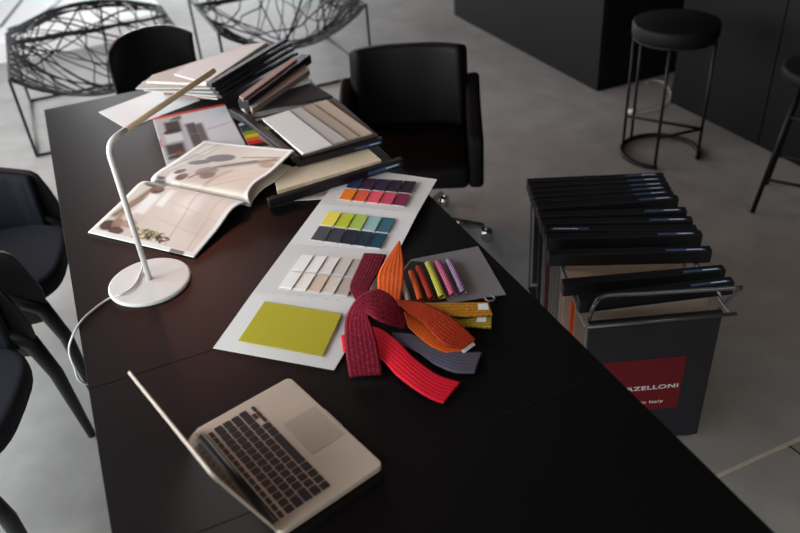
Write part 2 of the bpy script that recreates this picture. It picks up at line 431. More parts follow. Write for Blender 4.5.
# ------------------------------------------------------------------ fold-out swatch card
def cardpt(row_l, row_r, s): return lerp(row_l, row_r, s)
Ls = [on(213, 348, .0022), on(252.2, 293, .015), on(289, 243.5, .003), on(318.5, 204, .015), on(347, 166.5, .003)]
Rs = [on(334, 370, .0022), on(376, 300, .015), on(398, 252, .003), on(417.7, 213, .015), on(437, 179.3, .003)]
t = thing('swatch_card', 'long white fold-out colour card with rows of fabric swatches and a lime square', 'swatch card', centre(Ls+Rs)*1.0)
t.location.z = TOP; WM[t.name] = Matrix.Translation(t.location)
for k in range(4):
    obj('card_panel', MB().prism([Ls[k], Rs[k], Rs[k+1], Ls[k+1]], .0012), K['white'], t, world=True)
def swq(k, pts, z=.0016, th=.0022, matn=None, nm='swatch', lab=None):
    pass
def cardz(p):
    """height of the folded card below a point"""
    for k in range(4):
        a, b = (Ls[k]+Rs[k])/2, (Ls[k+1]+Rs[k+1])/2
        pass
def plane_pt(px, py, k, dz):
    """point of the card's panel k seen at a photo coordinate, lifted dz"""
    a, b, c = Ls[k], Rs[k], Ls[k+1]; n = (b-a).cross(c-a).normalized()
    if n.z < 0: n = -n
    d = M3 @ Vector((px-CX, py-CY, FPX)); p0 = a+n*dz
    return EYE+d*((p0-EYE).dot(n)/d.dot(n))
def quad_on(k, q, dz, nm, mat, parent, th=.002, label=None):
    P = [plane_pt(x, y, k, dz) for x, y in q]
    return obj(nm, MB().prism(P, th), mat, parent, world=True, bevel=.0006, segs=1, label=label)
def swatch_rows(k, corners, cols_top, cols_bot, dz=.0042):
    """two rows of five overlapping swatches inside a photo quad (tl, tr, br, bl)"""
    tl, tr, br, bl = [Vector((x, y, 0)) for x, y in corners]
    n = 5
    for r, cs in ((0, cols_top), (1, cols_bot)):
        a0, a1 = (0, .455) if r == 0 else (.51, .965)
        for i, (cname, col) in enumerate(cs):
            if col is None: continue
            L0, R0 = lerp(tl, bl, a0), lerp(tr, br, a0); L1, R1 = lerp(tl, bl, a1), lerp(tr, br, a1)
            s0, s1 = i/n, (i+.92)/n
            q = [lerp(L0, R0, s0), lerp(L0, R0, s1), lerp(L1, R1, s1), lerp(L1, R1, s0)]
            P = [plane_pt(v.x, v.y, k, z) for v, z in zip(q, (.003, .0056, .0056, .003))]
            mt = fabric('swatch_'+cname, col, 1500, .16)
            sw = obj('swatch', MB().prism(P, .0016), mt, t, world=True, bevel=.0005, segs=1, label=cname.replace('_', ' ')+' swatch')
            # pale paper strip that shows under the cloth
            e0, e1 = lerp(L1, R1, s0), lerp(L1, R1, s1); dn = (L1-L0)*.085
            obj('paper_backing', MB().prism([plane_pt(e0.x, e0.y, k, .0022), plane_pt(e1.x, e1.y, k, .0022), plane_pt(e1.x+dn.x, e1.y+dn.y, k, .0022), plane_pt(e0.x+dn.x, e0.y+dn.y, k, .0022)], .001), K['white'], sw, world=True)
swatch_rows(3, [(352, 177), (417.5, 181.5), (405, 206.5), (338.5, 199.5)],
    [('navy', S(38, 44, 84)), ('aubergine', S(58, 26, 54)), ('dark_plum', S(48, 28, 60)), ('ink_violet', S(38, 26, 48)), ('near_black_plum', S(34, 20, 34))],
    [('orange', S(236, 124, 24)), ('coral', S(222, 92, 62)), ('salmon_pink', S(232, 86, 104)), ('rose', S(206, 70, 98)), ('berry', S(126, 32, 72))])
swatch_rows(2, [(329, 211), (396.5, 218.5), (381, 249), (310, 240)],
    [('yellow', S(232, 210, 84)), ('chartreuse', S(182, 190, 48)), ('leaf_green', S(164, 186, 84)), ('sage_blue', S(142, 176, 176)), ('petrol', S(52, 96, 112))],
    [('slate_grey', S(74, 74, 80)), ('charcoal', S(58, 58, 66)), ('blue_black', S(30, 34, 48)), ('dark_teal_black', S(26, 44, 58)), ('deep_teal', S(22, 62, 84))])
swatch_rows(1, [(302, 254), (367, 260), (348, 296.5), (278, 288)],
    [('pearl_grey', S(242, 236, 233)), ('pale_grey', S(242, 236, 233)), ('warm_grey', S(230, 220, 213)), ('stone_grey', S(206, 196, 188)), ('ash_grey', S(182, 172, 166))],
    [('oyster', S(246, 239, 235)), ('ivory', S(244, 233, 225)), ('sand', S(214, 190, 172)), ('greige', S(218, 203, 191)), ('taupe', S(184, 170, 160))])
quad_on(0, [(264.5, 301), (342, 313.5), (322.5, 356), (238, 340.5)], .004, 'swatch', K['lime'], t, label='large lime green swatch')
# faint printed captions under the rows
for k, (x0, y0, x1, y1) in ((3, (346, 203, 401, 209.5)), (2, (322, 243.5, 378, 251)), (1, (283, 292, 345, 299))):
    for i in range(5):
        s = (i+.2)/5; e = (i+.62)/5
        q = [(lerp(x0, x1, s), lerp(y0, y1, s)), (lerp(x0, x1, e), lerp(y0, y1, e)), (lerp(x0, x1, e)-.4, lerp(y0, y1, e)+.8), (lerp(x0, x1, s)-.4, lerp(y0, y1, s)+.8)]
        K.setdefault('greyink', plain('grey_ink', S(206, 204, 205), .7, var=.05))
        obj('caption', MB().prism([plane_pt(x, y+1.5, k, .0005) for x, y in q], .0004), K['greyink'], t, world=True)

# ------------------------------------------------------------------ ribbons
def ribbon(name, label, L_, R_, mat, group='loose ribbons lying over the swatch card', th=.003, n=60, parent=None, world_parent=None, tagq=None):
    lp = cr([on(x, y, z) for x, y, z in L_], n); rp = cr([on(x, y, z) for x, y, z in R_], n)
    ln = sum((lp[i+1]-lp[i]).length for i in range(n)); wd_ = sum((lp[i]-rp[i]).length for i in range(n+1))/(n+1)
    m_ = MB()
    def f(uu, v):
        i = min(int(round(v*n)), n); return lerp(lp[i], rp[i], uu)+Vector((0, 0, .0012*math.sin(uu*math.pi)))
    m_.surf(f, 12, n, (1, ln/max(wd_, .01)))
    o = obj(name, m_, mat, parent, world=parent is not None, smooth=True, solid=th, offset=0)
    if parent is None:
        c = centre(lp+rp); c.z = TOP
        for v in o.data.vertices: v.co -= c
        o.location = c
        WM[o.name] = Matrix.Translation(c)
        tag(o, label, 'ribbon', group)
    return o
burg = ribbed('burgundy_velvet_ribbon', S(104, 8, 34), S(180, 66, 88), 7, .55, .62)
crim = ribbed('crimson_ribbon', S(122, 12, 38), S(200, 84, 104), 7, .5, .62)
coral = ribbed('coral_red_ribbon', S(226, 24, 48), S(238, 84, 98), 7, .2, .78)
oran = ribbed('orange_ribbon', S(224, 90, 34), S(242, 160, 104), 6, .5, .72)
rust = ribbed('rust_orange_ribbon', S(166, 44, 16), S(214, 100, 52), 8, .6, .6)
slate = ribbed('slate_ribbon', S(82, 78, 94), S(112, 104, 120), 7, .35, .7)
must = ribbed('mustard_ribbon', S(166, 106, 8), S(222, 180, 84), 5, .6, .55)
oliv = ribbed('olive_ribbon', S(150, 124, 22), S(212, 196, 96), 5, .6, .55)
ribbon('ribbon', 'slate grey ribbon end pointing right beneath the orange ribbon', [(392, 333, .006), (410, 334, .006), (428.5, 340, .007), (455, 351, .008), (482, 352.5, .006)],
       [(398, 345, .006), (417, 352, .006), (435, 364.5, .007), (455, 372.5, .008), (474.5, 373.5, .006)], slate)
ribbon('ribbon', 'bright coral red ribbon, longest, its end nearest the camera', [(341, 336, .009), (372, 327, .013), (394, 338, .016), (414, 358, .014), (438, 375, .010), (460.5, 382.5, .005)],
       [(343, 351, .007), (378, 358, .010), (396, 375, .012), (415, 389.5, .012), (431, 399, .008), (443, 403.5, .004)], coral)
ribbon('ribbon', 'dark burgundy ribbon lying straight over the beige swatches', [(364, 253.5, .018), (357, 269, .021), (350, 286, .026), (353, 296, .022), (358, 303, .020)],
       [(386.5, 255, .018), (379.5, 271, .021), (369.5, 288.5, .026), (370, 299, .023), (372, 304, .021)], burg)
ribbon('ribbon', 'crimson ribbon arching over itself in a loop, lower end hanging left', [(349.5, 377.5, .005), (346, 355, .020), (344.5, 335, .030), (346.5, 316, .042), (358, 298, .054), (377, 289.5, .052), (395, 300, .042), (405.5, 324, .018)],
       [(382, 375, .005), (379.5, 355, .022), (376.5, 340, .030), (372, 326, .040), (368, 315, .048), (377, 320, .05), (391, 325, .038), (403.5, 328.5, .016)], crim, n=90)
ribbon('ribbon', 'orange ribbon with a pointed upright end beside the cord card', [(398.5, 241.5, .055), (388, 257, .05), (379, 272, .04), (377.5, 285, .026), (380, 299, .016), (388, 307, .014)],
       [(400, 242, .055), (402.5, 254, .05), (404, 268, .04), (403, 285, .026), (401, 299, .016), (404, 306, .014)], oran)
t = thing('ribbon', 'rust orange ribbon folded double with a white tag at its end', 'ribbon', on(440, 325, 0), 0, 'loose ribbons lying over the swatch card')
ribbon('lower_layer', '', [(404, 312, .012), (420, 317, .012), (440, 330, .012), (475, 345.5, .007)], [(408, 327, .012), (420, 338, .012), (433, 347.5, .012), (457, 357.5, .006)],
       ribbed('bright_orange_ribbon', S(206, 84, 18), S(236, 136, 64), 8, .4, .6), parent=t)
ribbon('upper_layer', '', [(396, 300, .022), (410, 301, .026), (428, 305, .028), (455, 320, .026), (475.5, 339.5, .016)], [(403, 308.5, .022), (410, 314, .026), (423, 322.5, .028), (443, 344, .024), (464, 348.5, .014)], rust, parent=t)
obj('tag', MB().prism([on(461, 350.5, .0125), on(473, 342, .0125), on(475.5, 344.5, .011), on(464, 353, .011)], .0008), K['tag'], t, world=True)
for lab, Lx, Rx, mt, tg in (
    ('olive green folded ribbon swatch with white tag, lower of the two beside the grey plate', [(440, 314, .004), (461, 320, .005), (492, 314, .006)], [(440, 327, .004), (459, 326.5, .005), (491.5, 328.5, .006)], oliv, [(476.5, 316.5), (486.3, 315.5), (486.3, 321.6), (476.5, 321.8)]),
    ('mustard folded ribbon swatch with white tag lying along the grey plate edge', [(412, 303, .012), (440, 303.5, .014), (489, 303, .016)], [(418, 313, .012), (456, 317, .014), (492.5, 315.5, .016)], must, [(477.5, 303.6), (487.5, 303.2), (489, 309.4), (478.5, 309.6)])):
    t = thing('ribbon_swatch', lab, 'ribbon', on(460, 312, 0), 0, 'tagged ribbon swatches')
    r1 = ribbon('ribbon_band', '', Lx, Rx, mt, parent=t, th=.005)
    obj('tag', MB().prism([on(x, y, Lx[-1][2]+.0045) for x, y in tg], .0008), K['tag'], t, world=True)

# ------------------------------------------------------------------ cord card
pl = [on(411, 259.3, .0035), on(478, 246.2, .0035), on(506, 294.2, .0035), on(430, 306, .0035), on(405, 304, .0035), on(398, 275, .0035)]
t = thing('cord_card', 'grey plastic plate with six short woven cords fixed side by side', 'sample card', centre(pl)); t.location.z = TOP; WM[t.name] = Matrix.Translation(t.location)
obj('plate', MB().prism(pl, .002), K['plate'], t, world=True)
hc = on(490, 298.3, .0035); hc2 = [hc+Vector((.011*math.cos(2*math.pi*k/20), .011*math.sin(2*math.pi*k/20), 0)) for k in range(20)]
obj('hanging_loop', MB().tube(hc2, .0022, 6, True), K['plate'], t, world=True)
obj('shade_backing', MB().prism([on(x, y, .0048) for x, y in ((399, 277), (411, 260.8), (423, 262), (447, 301), (405, 304.6))], .0012), K['black'], t, world=True)  # black sheet standing mostly for the shade the cords cast
cords = [('beige cord', (402, 281), (408.5, 301), striped('beige_cord_cloth', S(190, 176, 160), S(120, 108, 96), 3.20, 'DIAGONAL'), .85),
         ('orange cord', (411, 271.5), (420.5, 300), striped('orange_cord_cloth', S(226, 96, 34), S(160, 62, 22), 3.20, 'DIAGONAL', thr=.3), 1),
         ('red and black cord', (418, 267), (431.5, 298.8), striped('red_cord_cloth', S(204, 56, 36), S(70, 18, 18), 3.00, 'DIAGONAL'), 1),
         ('yellow green cord', (428, 263), (442, 297), striped('lime_cord_cloth', S(208, 204, 92), S(158, 154, 52), 3.00, 'DIAGONAL', thr=.3), 1.12),
         ('pink checked cord', (437.5, 261.8), (453, 295), striped('pink_cord_cloth', S(220, 112, 146), S(120, 40, 70), 3.20, 'DIAGONAL'), 1.1),
         ('lilac and black cord', (448.5, 260), (463.5, 292.5), striped('lilac_cord_cloth', S(184, 150, 186), S(60, 36, 58), 3.20, 'DIAGONAL'), 1.05)]
for lab, a, b, mt, k in cords:
    A_, B_ = on(*a, .012), on(*b, .012); m_ = MB(); r = .0078*k
    lay = 10; n_ = 24
    dirv = (B_-A_).normalized(); sd = dirv.cross(Vector((0, 0, 1))).normalized()
    def f(uu, v, A_=A_, B_=B_, sd=sd, r=r):
        ang_ = uu*2*math.pi; return lerp(A_, B_, v)+sd*r*math.cos(ang_)+Vector((0, 0, r*.72*math.sin(ang_)+.003*math.sin(math.pi*v)))
    m_.surf(f, 14, n_, (1, 3.2))
    bmesh.ops.holes_fill(m_.bm, edges=[e for e in m_.bm.edges if e.is_boundary and abs((e.verts[0].co-e.verts[1].co).normalized().dot(dirv)) < .5], sides=0)
    obj('cord', m_, mt, t, world=True, smooth=True, label=lab)

# ------------------------------------------------------------------ printed pages
def blend(base, items, u, v):
    """printed picture: soft rectangles (r), ellipses (e) and lines (l) over a ground"""
    c = list(base)
    for it in items:
        kind, col, a = it[0], it[1], it[-1]
        if kind == 'r':
            x0, y0, x1, y1, sf = it[2:7]
            k = min((u-x0)/sf+.5, (x1-u)/sf+.5, (v-y0)/sf+.5, (y1-v)/sf+.5)
        elif kind == 'e':
            x, y, rx, ry, rt, sf = it[2:8]; dx, dy = u-x, v-y; ca, sa = math.cos(rt), math.sin(rt)
            dd = math.hypot((dx*ca+dy*sa)/rx, (-dx*sa+dy*ca)/ry); k = (1-dd)/sf+.5
        else:
            x0, y0, x1, y1, wd__ = it[2:7]
            vx, vy = x1-x0, y1-y0; tt = max(0, min(1, ((u-x0)*vx+(v-y0)*vy)/(vx*vx+vy*vy)))
            k = 1.2-math.hypot(u-x0-vx*tt, v-y0-vy*tt)/wd__
        k = max(0, min(1, k))*a
        for i in range(3): c[i] += (col[i]-c[i])*k
    return (c[0], c[1], c[2], 1)
NU, NV = 76, 96
def page(name, Lp, Rp, painter, parent, th, mat='print'):
    ld, rd = cr([on(*p) for p in Lp], 400), cr([on(*p) for p in Rp], 400); acc = [0.0]     # even steps along the page
    for i in range(400): acc.append(acc[-1]+((ld[i+1]-ld[i]).length+(rd[i+1]-rd[i]).length)/2)
    idx, k = [], 0
    for i in range(NU+1):
        while k < 400 and acc[k] < acc[-1]*i/NU-1e-9: k += 1
        idx.append(k)
    lp, rp = [ld[i] for i in idx], [rd[i] for i in idx]
    m_ = MB(); m_.surf(lambda uu, v: lerp(lp[int(round(uu*NU))], rp[int(round(uu*NU))], v), NU, NV)
    colours = [painter(i/NU, j/NV) for i in range(NU+1) for j in range(NV+1)]
    # faces must look up so that the thickness grows downward
    m_.bm.normal_update()
    if sum(f.normal.z for f in m_.bm.faces) < 0: bmesh.ops.reverse_faces(m_.bm, faces=m_.bm.faces)
    return obj(name, m_, K[mat], parent, world=True, smooth=True, solid=th, offset=-1, paint=colours)
r2 = random.Random(3)
W_ = S(230, 227, 223)
def lower_page(u_, v):
    if u_ > .945 or v < .035 or v > .955 or u_ < .03:
        return S(120, 116, 114) if u_ > .955 and .78 < v < .90 else W_
    D = [('r', S(224, 212, 202), .0, .5, 1, 1, .3, .6), ('e', S(186, 168, 156), .45, .80, .25, .12, .3, 1.0, .4), ('e', S(232, 224, 218), .3, .62, .18, .10, 0, .8, .6),
         ('l', S(186, 166, 154), .03, .58, .93, .70, .010, .7), ('l', S(190, 172, 160), .03, .82, .93, .90, .008, .7), ('l', S(196, 178, 168), .35, .40, .45, .95, .012, .5), ('l', S(184, 166, 156), .62, .45, .70, .95, .008, .5),
         ('r', S(198, 192, 182), .03, .03, .20, .14, .04, .9), ('r', S(206, 196, 186), .25, .03, .85, .20, .05, .9),
         ('e', S(50, 42, 40), .17, .14, .07, .11, .1, .2, .95), ('e', S(66, 54, 48), .26, .22, .06, .07, .5, .2, .95), ('r', S(120, 96, 80), .19, .17, .27, .25, .03, .9),
         ('l', S(128, 100, 82), .30, .17, .72, .07, .040, .95), ('l', S(96, 74, 60), .34, .20, .60, .13, .012, .9), ('l', S(150, 122, 102), .5, .11, .9, .14, .03, .9),
         ('r', S(234, 230, 226), .33, .19, .66, .30, .03, .95), ('r', S(236, 232, 228), .20, .33, .46, .40, .03, .95), ('r', S(204, 190, 180), .62, .22, .78, .34, .03, .9),
         ('e', S(58, 44, 40), .86, .10, .07, .07, 0, .25, .95), ('e', S(150, 118, 98), .82, .17, .08, .05, .3, .3, .95), ('e', S(80, 60, 52), .90, .21, .05, .07, 0, .25, .95), ('e', S(170, 140, 122), .78, .26, .06, .07, .4, .3, .9)]
    for k in range(46):
        q = random.Random(k); D.append(('e', q.choice([S(52, 58, 34), S(86, 90, 52), S(140, 134, 76), S(34, 36, 26), S(180, 172, 120)]), .80+.12*q.random(), .36+.32*q.random(), .035, .010, q.uniform(-1.3, 1.3), .3, .95))
    return blend(S(212, 198, 188), D, u_, v)
def upper_page(u_, v):
    if u_ > .955 or v < .035 or v > .965 or u_ < .025: return W_
    D = [('r', S(172, 170, 158), .52, .0, 1, .24, .08, .8), ('r', S(206, 204, 196), .70, .08, .92, .22, .05, .8), ('r', S(214, 200, 186), .0, .60, 1, 1, .3, .8), ('r', S(190, 176, 164), .35, .26, .98, .60, .15, .6),
         ('l', S(120, 112, 106), .97, .22, .40, .05, .012, .9), ('l', S(150, 142, 134), .97, .27, .30, .12, .010, .8),
         ('e', S(58, 54, 58), .66, .40, .085, .14, -.35, .12, .97), ('e', S(50, 46, 50), .53, .26, .05, .11, -.5, .12, .97), ('l', S(62, 58, 60), .62, .34, .50, .18, .03, .95),
         ('l', S(128, 106, 90), .50, .52, .74, .92, .050, .95), ('l', S(84, 70, 62), .46, .46, .68, .76, .026, .95), ('l', S(96, 80, 70), .72, .60, .80, .94, .016, .9), ('e', S(150, 128, 110), .62, .90, .06, .08, 0, .3, .8),
         ('e', S(128, 108, 94), .36, .44, .10, .10, -.3, .3, .9), ('e', S(104, 88, 78), .28, .50, .07, .07, 0, .3, .9), ('l', S(92, 80, 72), .20, .36, .46, .48, .015, .9), ('l', S(170, 152, 138), .12, .56, .42, .64, .03, .8),
         ('r', S(70, 62, 58), .05, .05, .16, .16, .03, .95), ('r', S(228, 224, 220), .12, .14, .30, .22, .03, .95), ('e', S(60, 54, 52), .30, .20, .06, .04, .4, .2, .95), ('e', S(96, 84, 76), .20, .28, .07, .05, .2, .2, .95), ('e', S(222, 214, 206), .06, .26, .05, .05, 0, .3, .9),
         ('l', S(188, 168, 152), .05, .50, .30, .92, .012, .7), ('l', S(196, 178, 162), .22, .66, .5, .94, .012, .6)]
    return blend(S(198, 186, 174), D, u_, v)
ctr = on(195, 200, 0)
t = thing('magazine', 'open interiors magazine with glossy photo pages lying beside the lamp base', 'magazine', ctr)
page('lower_page', [(151, 183, .006), (146, 181, .028), (138, 184, .033), (121, 201, .02), (88, 232, .006)],
     [(251, 206, .006), (244.5, 202, .034), (232, 209, .033), (217.5, 229, .018), (194, 257, .006)], lower_page, t, .0035)
page('upper_page', [(151, 183, .006), (151.5, 178, .026), (158, 171.5, .034), (176, 160, .028), (204, 141, .018)],
     [(251, 206, .006), (248, 194, .036), (256, 182, .048), (272.5, 170.5, .060), (294, 150, .076)], upper_page, t, .003)
page('under_pages', [(152, 184, .003), (154, 180, .008), (161, 173, .012), (178, 162, .014), (205, 144, .013)],
     [(250, 206, .003), (254, 198, .014), (263, 188, .024), (277, 179, .030), (291, 166, .036)], lambda u_, v: S(222, 210, 194), t, .004)
def cover(u_, v):
    if u_ < .045: return S(208, 62, 50)
    return blend(S(204, 205, 210), [('r', S(168, 166, 166), 0, 0, .30, .36, .05, .7), ('r', S(150, 148, 150), .3, 0, 1, .36, .08, .6), ('r', S(196, 196, 198), .05, .36, .2, .56, .05, .6),
        ('r', S(46, 44, 46), .15, .12, .34, .32, .04, .95), ('e', S(36, 34, 36), .36, .20, .05, .12, 0, .2, .95), ('r', S(214, 212, 212), .40, .08, .56, .30, .04, .95), ('l', S(60, 58, 60), .12, .22, .08, .36, .02, .9), ('r', S(86, 84, 86), .08, .26, .14, .36, .03, .9),
        ('r', S(66, 64, 68), .26, .38, .74, .50, .04, .95), ('r', S(84, 82, 86), .30, .50, .66, .60, .04, .95), ('l', S(40, 38, 42), .28, .49, .74, .50, .012, .9), ('l', S(120, 118, 122), .48, .38, .50, .60, .012, .8),
        ('r', S(34, 30, 32), .60, .05, .80, .28, .05, .95), ('e', S(112, 66, 46), .80, .20, .05, .06, 0, .2, .95), ('e', S(24, 20, 22), .86, .12, .05, .08, 0, .2, .95), ('r', S(184, 182, 182), .88, .06, .98, .36, .04, .8), ('l', S(140, 138, 142), .46, .62, .40, 1, .010, .8), ('r', S(200, 60, 50), .45, 0, .62, .02, .02, .9)], u_, v)
t = thing('brochure', 'closed brochure with a grey interior photograph and red top edge, under the open magazine', 'brochure', on(205, 140, 0))
page('cover', [(152.5, 118, .008), (159, 140, .008), (167, 167, .008)], [(225, 103.5, .008), (235, 124, .008), (250, 152, .008)], cover, t, .0015, 'coverprint')
obj('pages', MB().prism([on(x, y, .0062) for x, y in ((153, 118.5), (225, 104), (250, 152), (167.5, 167))], .0058), K['paper'], t, world=True)
o = tag(obj('paper_sheet', MB().prism([on(x, y, .002) for x, y in ((98.5, 112), (126.5, 128.5), (200, 100), (172, 84))], .0018), K['paper']), 'blank white sheet at the back left of the table under the sample stack', 'paper')
o = obj('leaflet', MB().surf(lambda a_, b_: lerp(lerp(on(292, 201, .0025), on(331, 199, .0025), b_), lerp(on(312, 186, .0025), on(352, 184, .0025), b_), a_), 12, 16), K['print'], None, solid=.0015,
        paint=[blend(S(222, 214, 208), [('e', S(150, 96, 88), .35, .62, .2, .12, .3, .6, .8), ('e', S(120, 80, 60), .5, .8, .15, .1, 0, .6, .8), ('e', S(190, 140, 120), .3, .4, .2, .12, 0, .8, .7)], i/12, j/16) for i in range(13) for j in range(17)])
tag(o, 'white leaflet with a flower print peeking out beneath the lowest sample book', 'leaflet')

# ------------------------------------------------------------------ sample books lying on the table
lin = lambda nm, *c: fabric(nm, S(*c), 1200, .12)
F = dict(white=lin('white_linen', 226, 224, 221), grey=lin('pale_grey_linen', 190, 186, 182), beige=lin('beige_linen', 176, 160, 144), sand=lin('sand_linen', 196, 180, 162), taupe=lin('taupe_linen', 92, 84, 82),
         cream=lin('cream_linen', 242, 222, 194), pink=lin('dusty_pink_linen', 170, 140, 132), stone=lin('stone_linen', 150, 136, 126), ecru=lin('ecru_linen', 204, 196, 188), dark=lin('dark_grey_linen', 56, 53, 56))
def sample_book(label, bar_a, bar_b, w_, h_, sheets, blue=None, group='fabric sample books piled on the table', board='darkbar'):
    """bar_a/bar_b: (px, py, height of the bar's top); sheets: (photo polygon with heights, thickness, cloth)"""
    A_, B_ = on(*bar_a), on(*bar_b); c = (A_+B_)/2
    t = thing('sample_book', label, 'sample book', (c.x, c.y, TOP), 0, group)
    bo = obj('binder_bar', MB().bar(A_, B_, w_, h_), K[board], t, world=True, bevel=.003)
    if blue:
        s0, s1 = blue; d_ = (B_-A_).normalized(); sd = Vector((d_.y, -d_.x, 0)).normalized()
        if sd.y > 0: sd = -sd
        p0, p1 = lerp(A_, B_, s0)+sd*(w_/2+.0004)-Vector((0, 0, h_*.3)), lerp(A_, B_, s1)+sd*(w_/2+.0004)-Vector((0, 0, h_*.3))
        lb_ = obj('spine_label', MB().bar(p0, p1, .001, h_*.42), K['bluelabel'], bo, world=True)
        q0 = lerp(p0, p1, .55)
        obj('label_print', MB().bar(q0+sd*.0006-Vector((0, 0, h_*.12)), lerp(p0, p1, .93)+sd*.0006-Vector((0, 0, h_*.12)), .0006, h_*.14), K['whitelabel'], bo, world=True)
    leaves = []
    for poly, th_, cl in sheets:
        if cl != 'loose': leaves.append((poly, th_, cl)); continue
        rj = random.Random(int(poly[0][0]*7+poly[0][2]*900)); n_ = max(2, int(th_/.006)); zt = 0
        for k in range(n_):
            P = []
            for m_i, p in enumerate(poly):
                j = 0 if m_i < 2 else 1
                P.append((p[0]+j*rj.uniform(-5, 3), p[1]+j*rj.uniform(-2, 2.5), p[2]-k*th_/n_))
            leaves.append((P, th_/n_*.7, rj.choice(('ecru', 'ecru', 'grey', 'white', 'pink', 'stone'))))
    for poly, th_, cl in leaves:
        obj('fabric_sheet', MB().prism([on(*p) for p in poly], th_), F[cl], t, world=True, bevel=.001, segs=1)
    return t
# lowest one, cream cloth
sample_book('sample book with cream cloth, lowest of the open ones, nearest the colour card', (267.5, 199, .034), (402, 157.5, .034), .022, .027,
    [([(277, 190.5, .024), (381.5, 160, .024), (366.5, 147, .026), (273, 172, .026)], .018, 'cream')], (.72, .97))
sample_book('black-barred sample book between the cream one and the fanned white to beige one', (296, 160, .053), (382, 137, .053), .022, .022,
    [([(296, 157, .050), (378, 134.5, .050), (352, 112, .050), (258, 132, .050)], .024, 'taupe')], (.66, .97))
t = sample_book('open sample book fanning out cloth from white through grey to beige', (243, 113.5, .068), (296.5, 157, .068), .026, .017,
    [([(301, 156, .060), (377, 134, .060), (335, 97.5, .060), (262, 118, .060)], .008, 'taupe'),
     ([(302, 154.5, .066), (372.7, 132.8, .066), (326.3, 99.5, .066), (262, 118, .066)], .005, 'sand'),
     ([(302, 154.5, .071), (359, 136.3, .071), (313, 103.6, .071), (262, 118, .071)], .004, 'beige'),
     ([(302, 154, .075), (346.6, 139.5, .075), (300.7, 107, .075), (262, 118, .075)], .004, 'grey'),
     ([(303, 153.5, .079), (332.5, 144.5, .079), (288.5, 110, .079), (262.5, 119.5, .079)], .004, 'white')])
# grey-leaved book and folder behind it
sample_book('sample book with pale grey leaves showing behind the fanned one', (231, 108, .045), (246, 116, .045), .022, .03,
    [([(248, 112, .040), (319, 97, .040), (311, 88, .040), (240, 104, .040)], .008, 'dark'), ([(249, 113.5, .032), (321, 98.5, .032), (311, 88, .032), (240, 104, .032)], .02, 'grey')])
o = tag(obj('folder', MB().prism([on(x, y, .052) for x, y in ((262, 108), (325, 97.5), (333, 96), (311, 83), (290, 86))], .010), K['taupe_board'] if 'taupe_board' in K else F['dark'], bevel=.001), 'flat dark grey folder behind the fanned sample book', 'folder')
o = tag(obj('white_book', MB().prism([on(x, y, .064) for x, y in ((286, 87), (310, 80), (306, 73), (282, 80))], .012), K['paper'], bevel=.001), 'small white book lying on the dark grey folder behind the tilted sample book', 'book')
# rainbow swatch strip peeking out under the fanned book
t = thing('swatch_strip', 'small card of rainbow striped swatches peeking out left of the fanned sample book', 'swatch card', on(262, 143, 0))
obj('card', MB().prism([on(x, y, .002) for x, y in ((238, 124), (262, 117), (290, 152), (254, 156))], .0015), K['white'], t, world=True)
bands = [('navy', S(40, 44, 60)), ('bottle_green', S(40, 66, 52)), ('olive', S(130, 140, 40)), ('yellow', S(214, 186, 50)), ('orange', S(220, 100, 30)), ('scarlet', S(206, 36, 36)), ('black', S(26, 22, 24)), ('sand', S(180, 156, 130)), ('brown', S(80, 60, 52))]
tl, tr, br, bl = [Vector((x, y, 0)) for x, y in ((239.5, 126), (262, 119.5), (288.5, 150.5), (254, 154))]
for i, (nm, cl) in enumerate(bands):
    a_, b_ = i/len(bands), (i+.96)/len(bands)
    q = [lerp(tl, bl, a_), lerp(tr, br, a_), lerp(tr, br, b_), lerp(tl, bl, b_)]
    obj('swatch', MB().prism([on(v.x, v.y, .0042) for v in q], .002), fabric('strip_'+nm, cl, 1500, .15), t, world=True, label=nm.replace('_', ' ')+' strip')
# the pile at the back
G = 'sample books stacked at the back of the table'
pile = [((219, 95.5, .060), (296, 52, .060), [([(216, 96, .058), (276, 60, .058), (262, 56, .058), (150, 82, .053), (146, 90, .053)], .02, 'loose'), ([(217, 99, .036), (270, 70, .036), (166, 88, .034), (168, 92, .034)], .030, 'loose')], 'sample book with black bar at the very bottom of the back pile'),
        ((216, 91.5, .077), (292, 47.5, .077), [([(213, 92, .075), (270, 54, .075), (256, 51, .075), (144, 82, .070), (147, 89, .070)], .014, 'loose')], 'sample book second from the bottom of the back pile'),
        ((212.5, 87.5, .094), (288.5, 43, .094), [([(210, 88, .092), (266, 48, .092), (250, 47.5, .092), (150, 77, .087), (139.5, 86, .087)], .014, 'loose')], 'sample book second from the top of the back pile'),
        ((209, 83.5, .111), (284.5, 38.5, .111), [([(206, 83.5, .106), (268, 43, .106), (243, 46, .106), (152, 75, .101), (146, 81, .101)], .011, 'ecru'), ([(206, 83, .111), (267, 42, .111), (246, 44.5, .111), (186, 65, .107), (174, 74, .107)], .004, 'white')], 'topmost sample book of the back pile with white cloth spread left')]
for A_, B_, sh, lab in pile: sample_book(lab, A_, B_, .024, .0125, sh, (.80, .97), G, 'greybar')
sample_book('thick black-barred sample book leaning beside the back pile with pink and stone leaves', (243, 100, .105), (306, 54, .105), .045, .035,
    [([(252, 109, .085), (309.5, 70, .085), (303, 60, .085), (246, 100, .085)], .02, 'stone'), ([(239, 96, .11), (293, 57, .11), (297, 59, .11), (243, 99, .11)], .012, 'pink')])

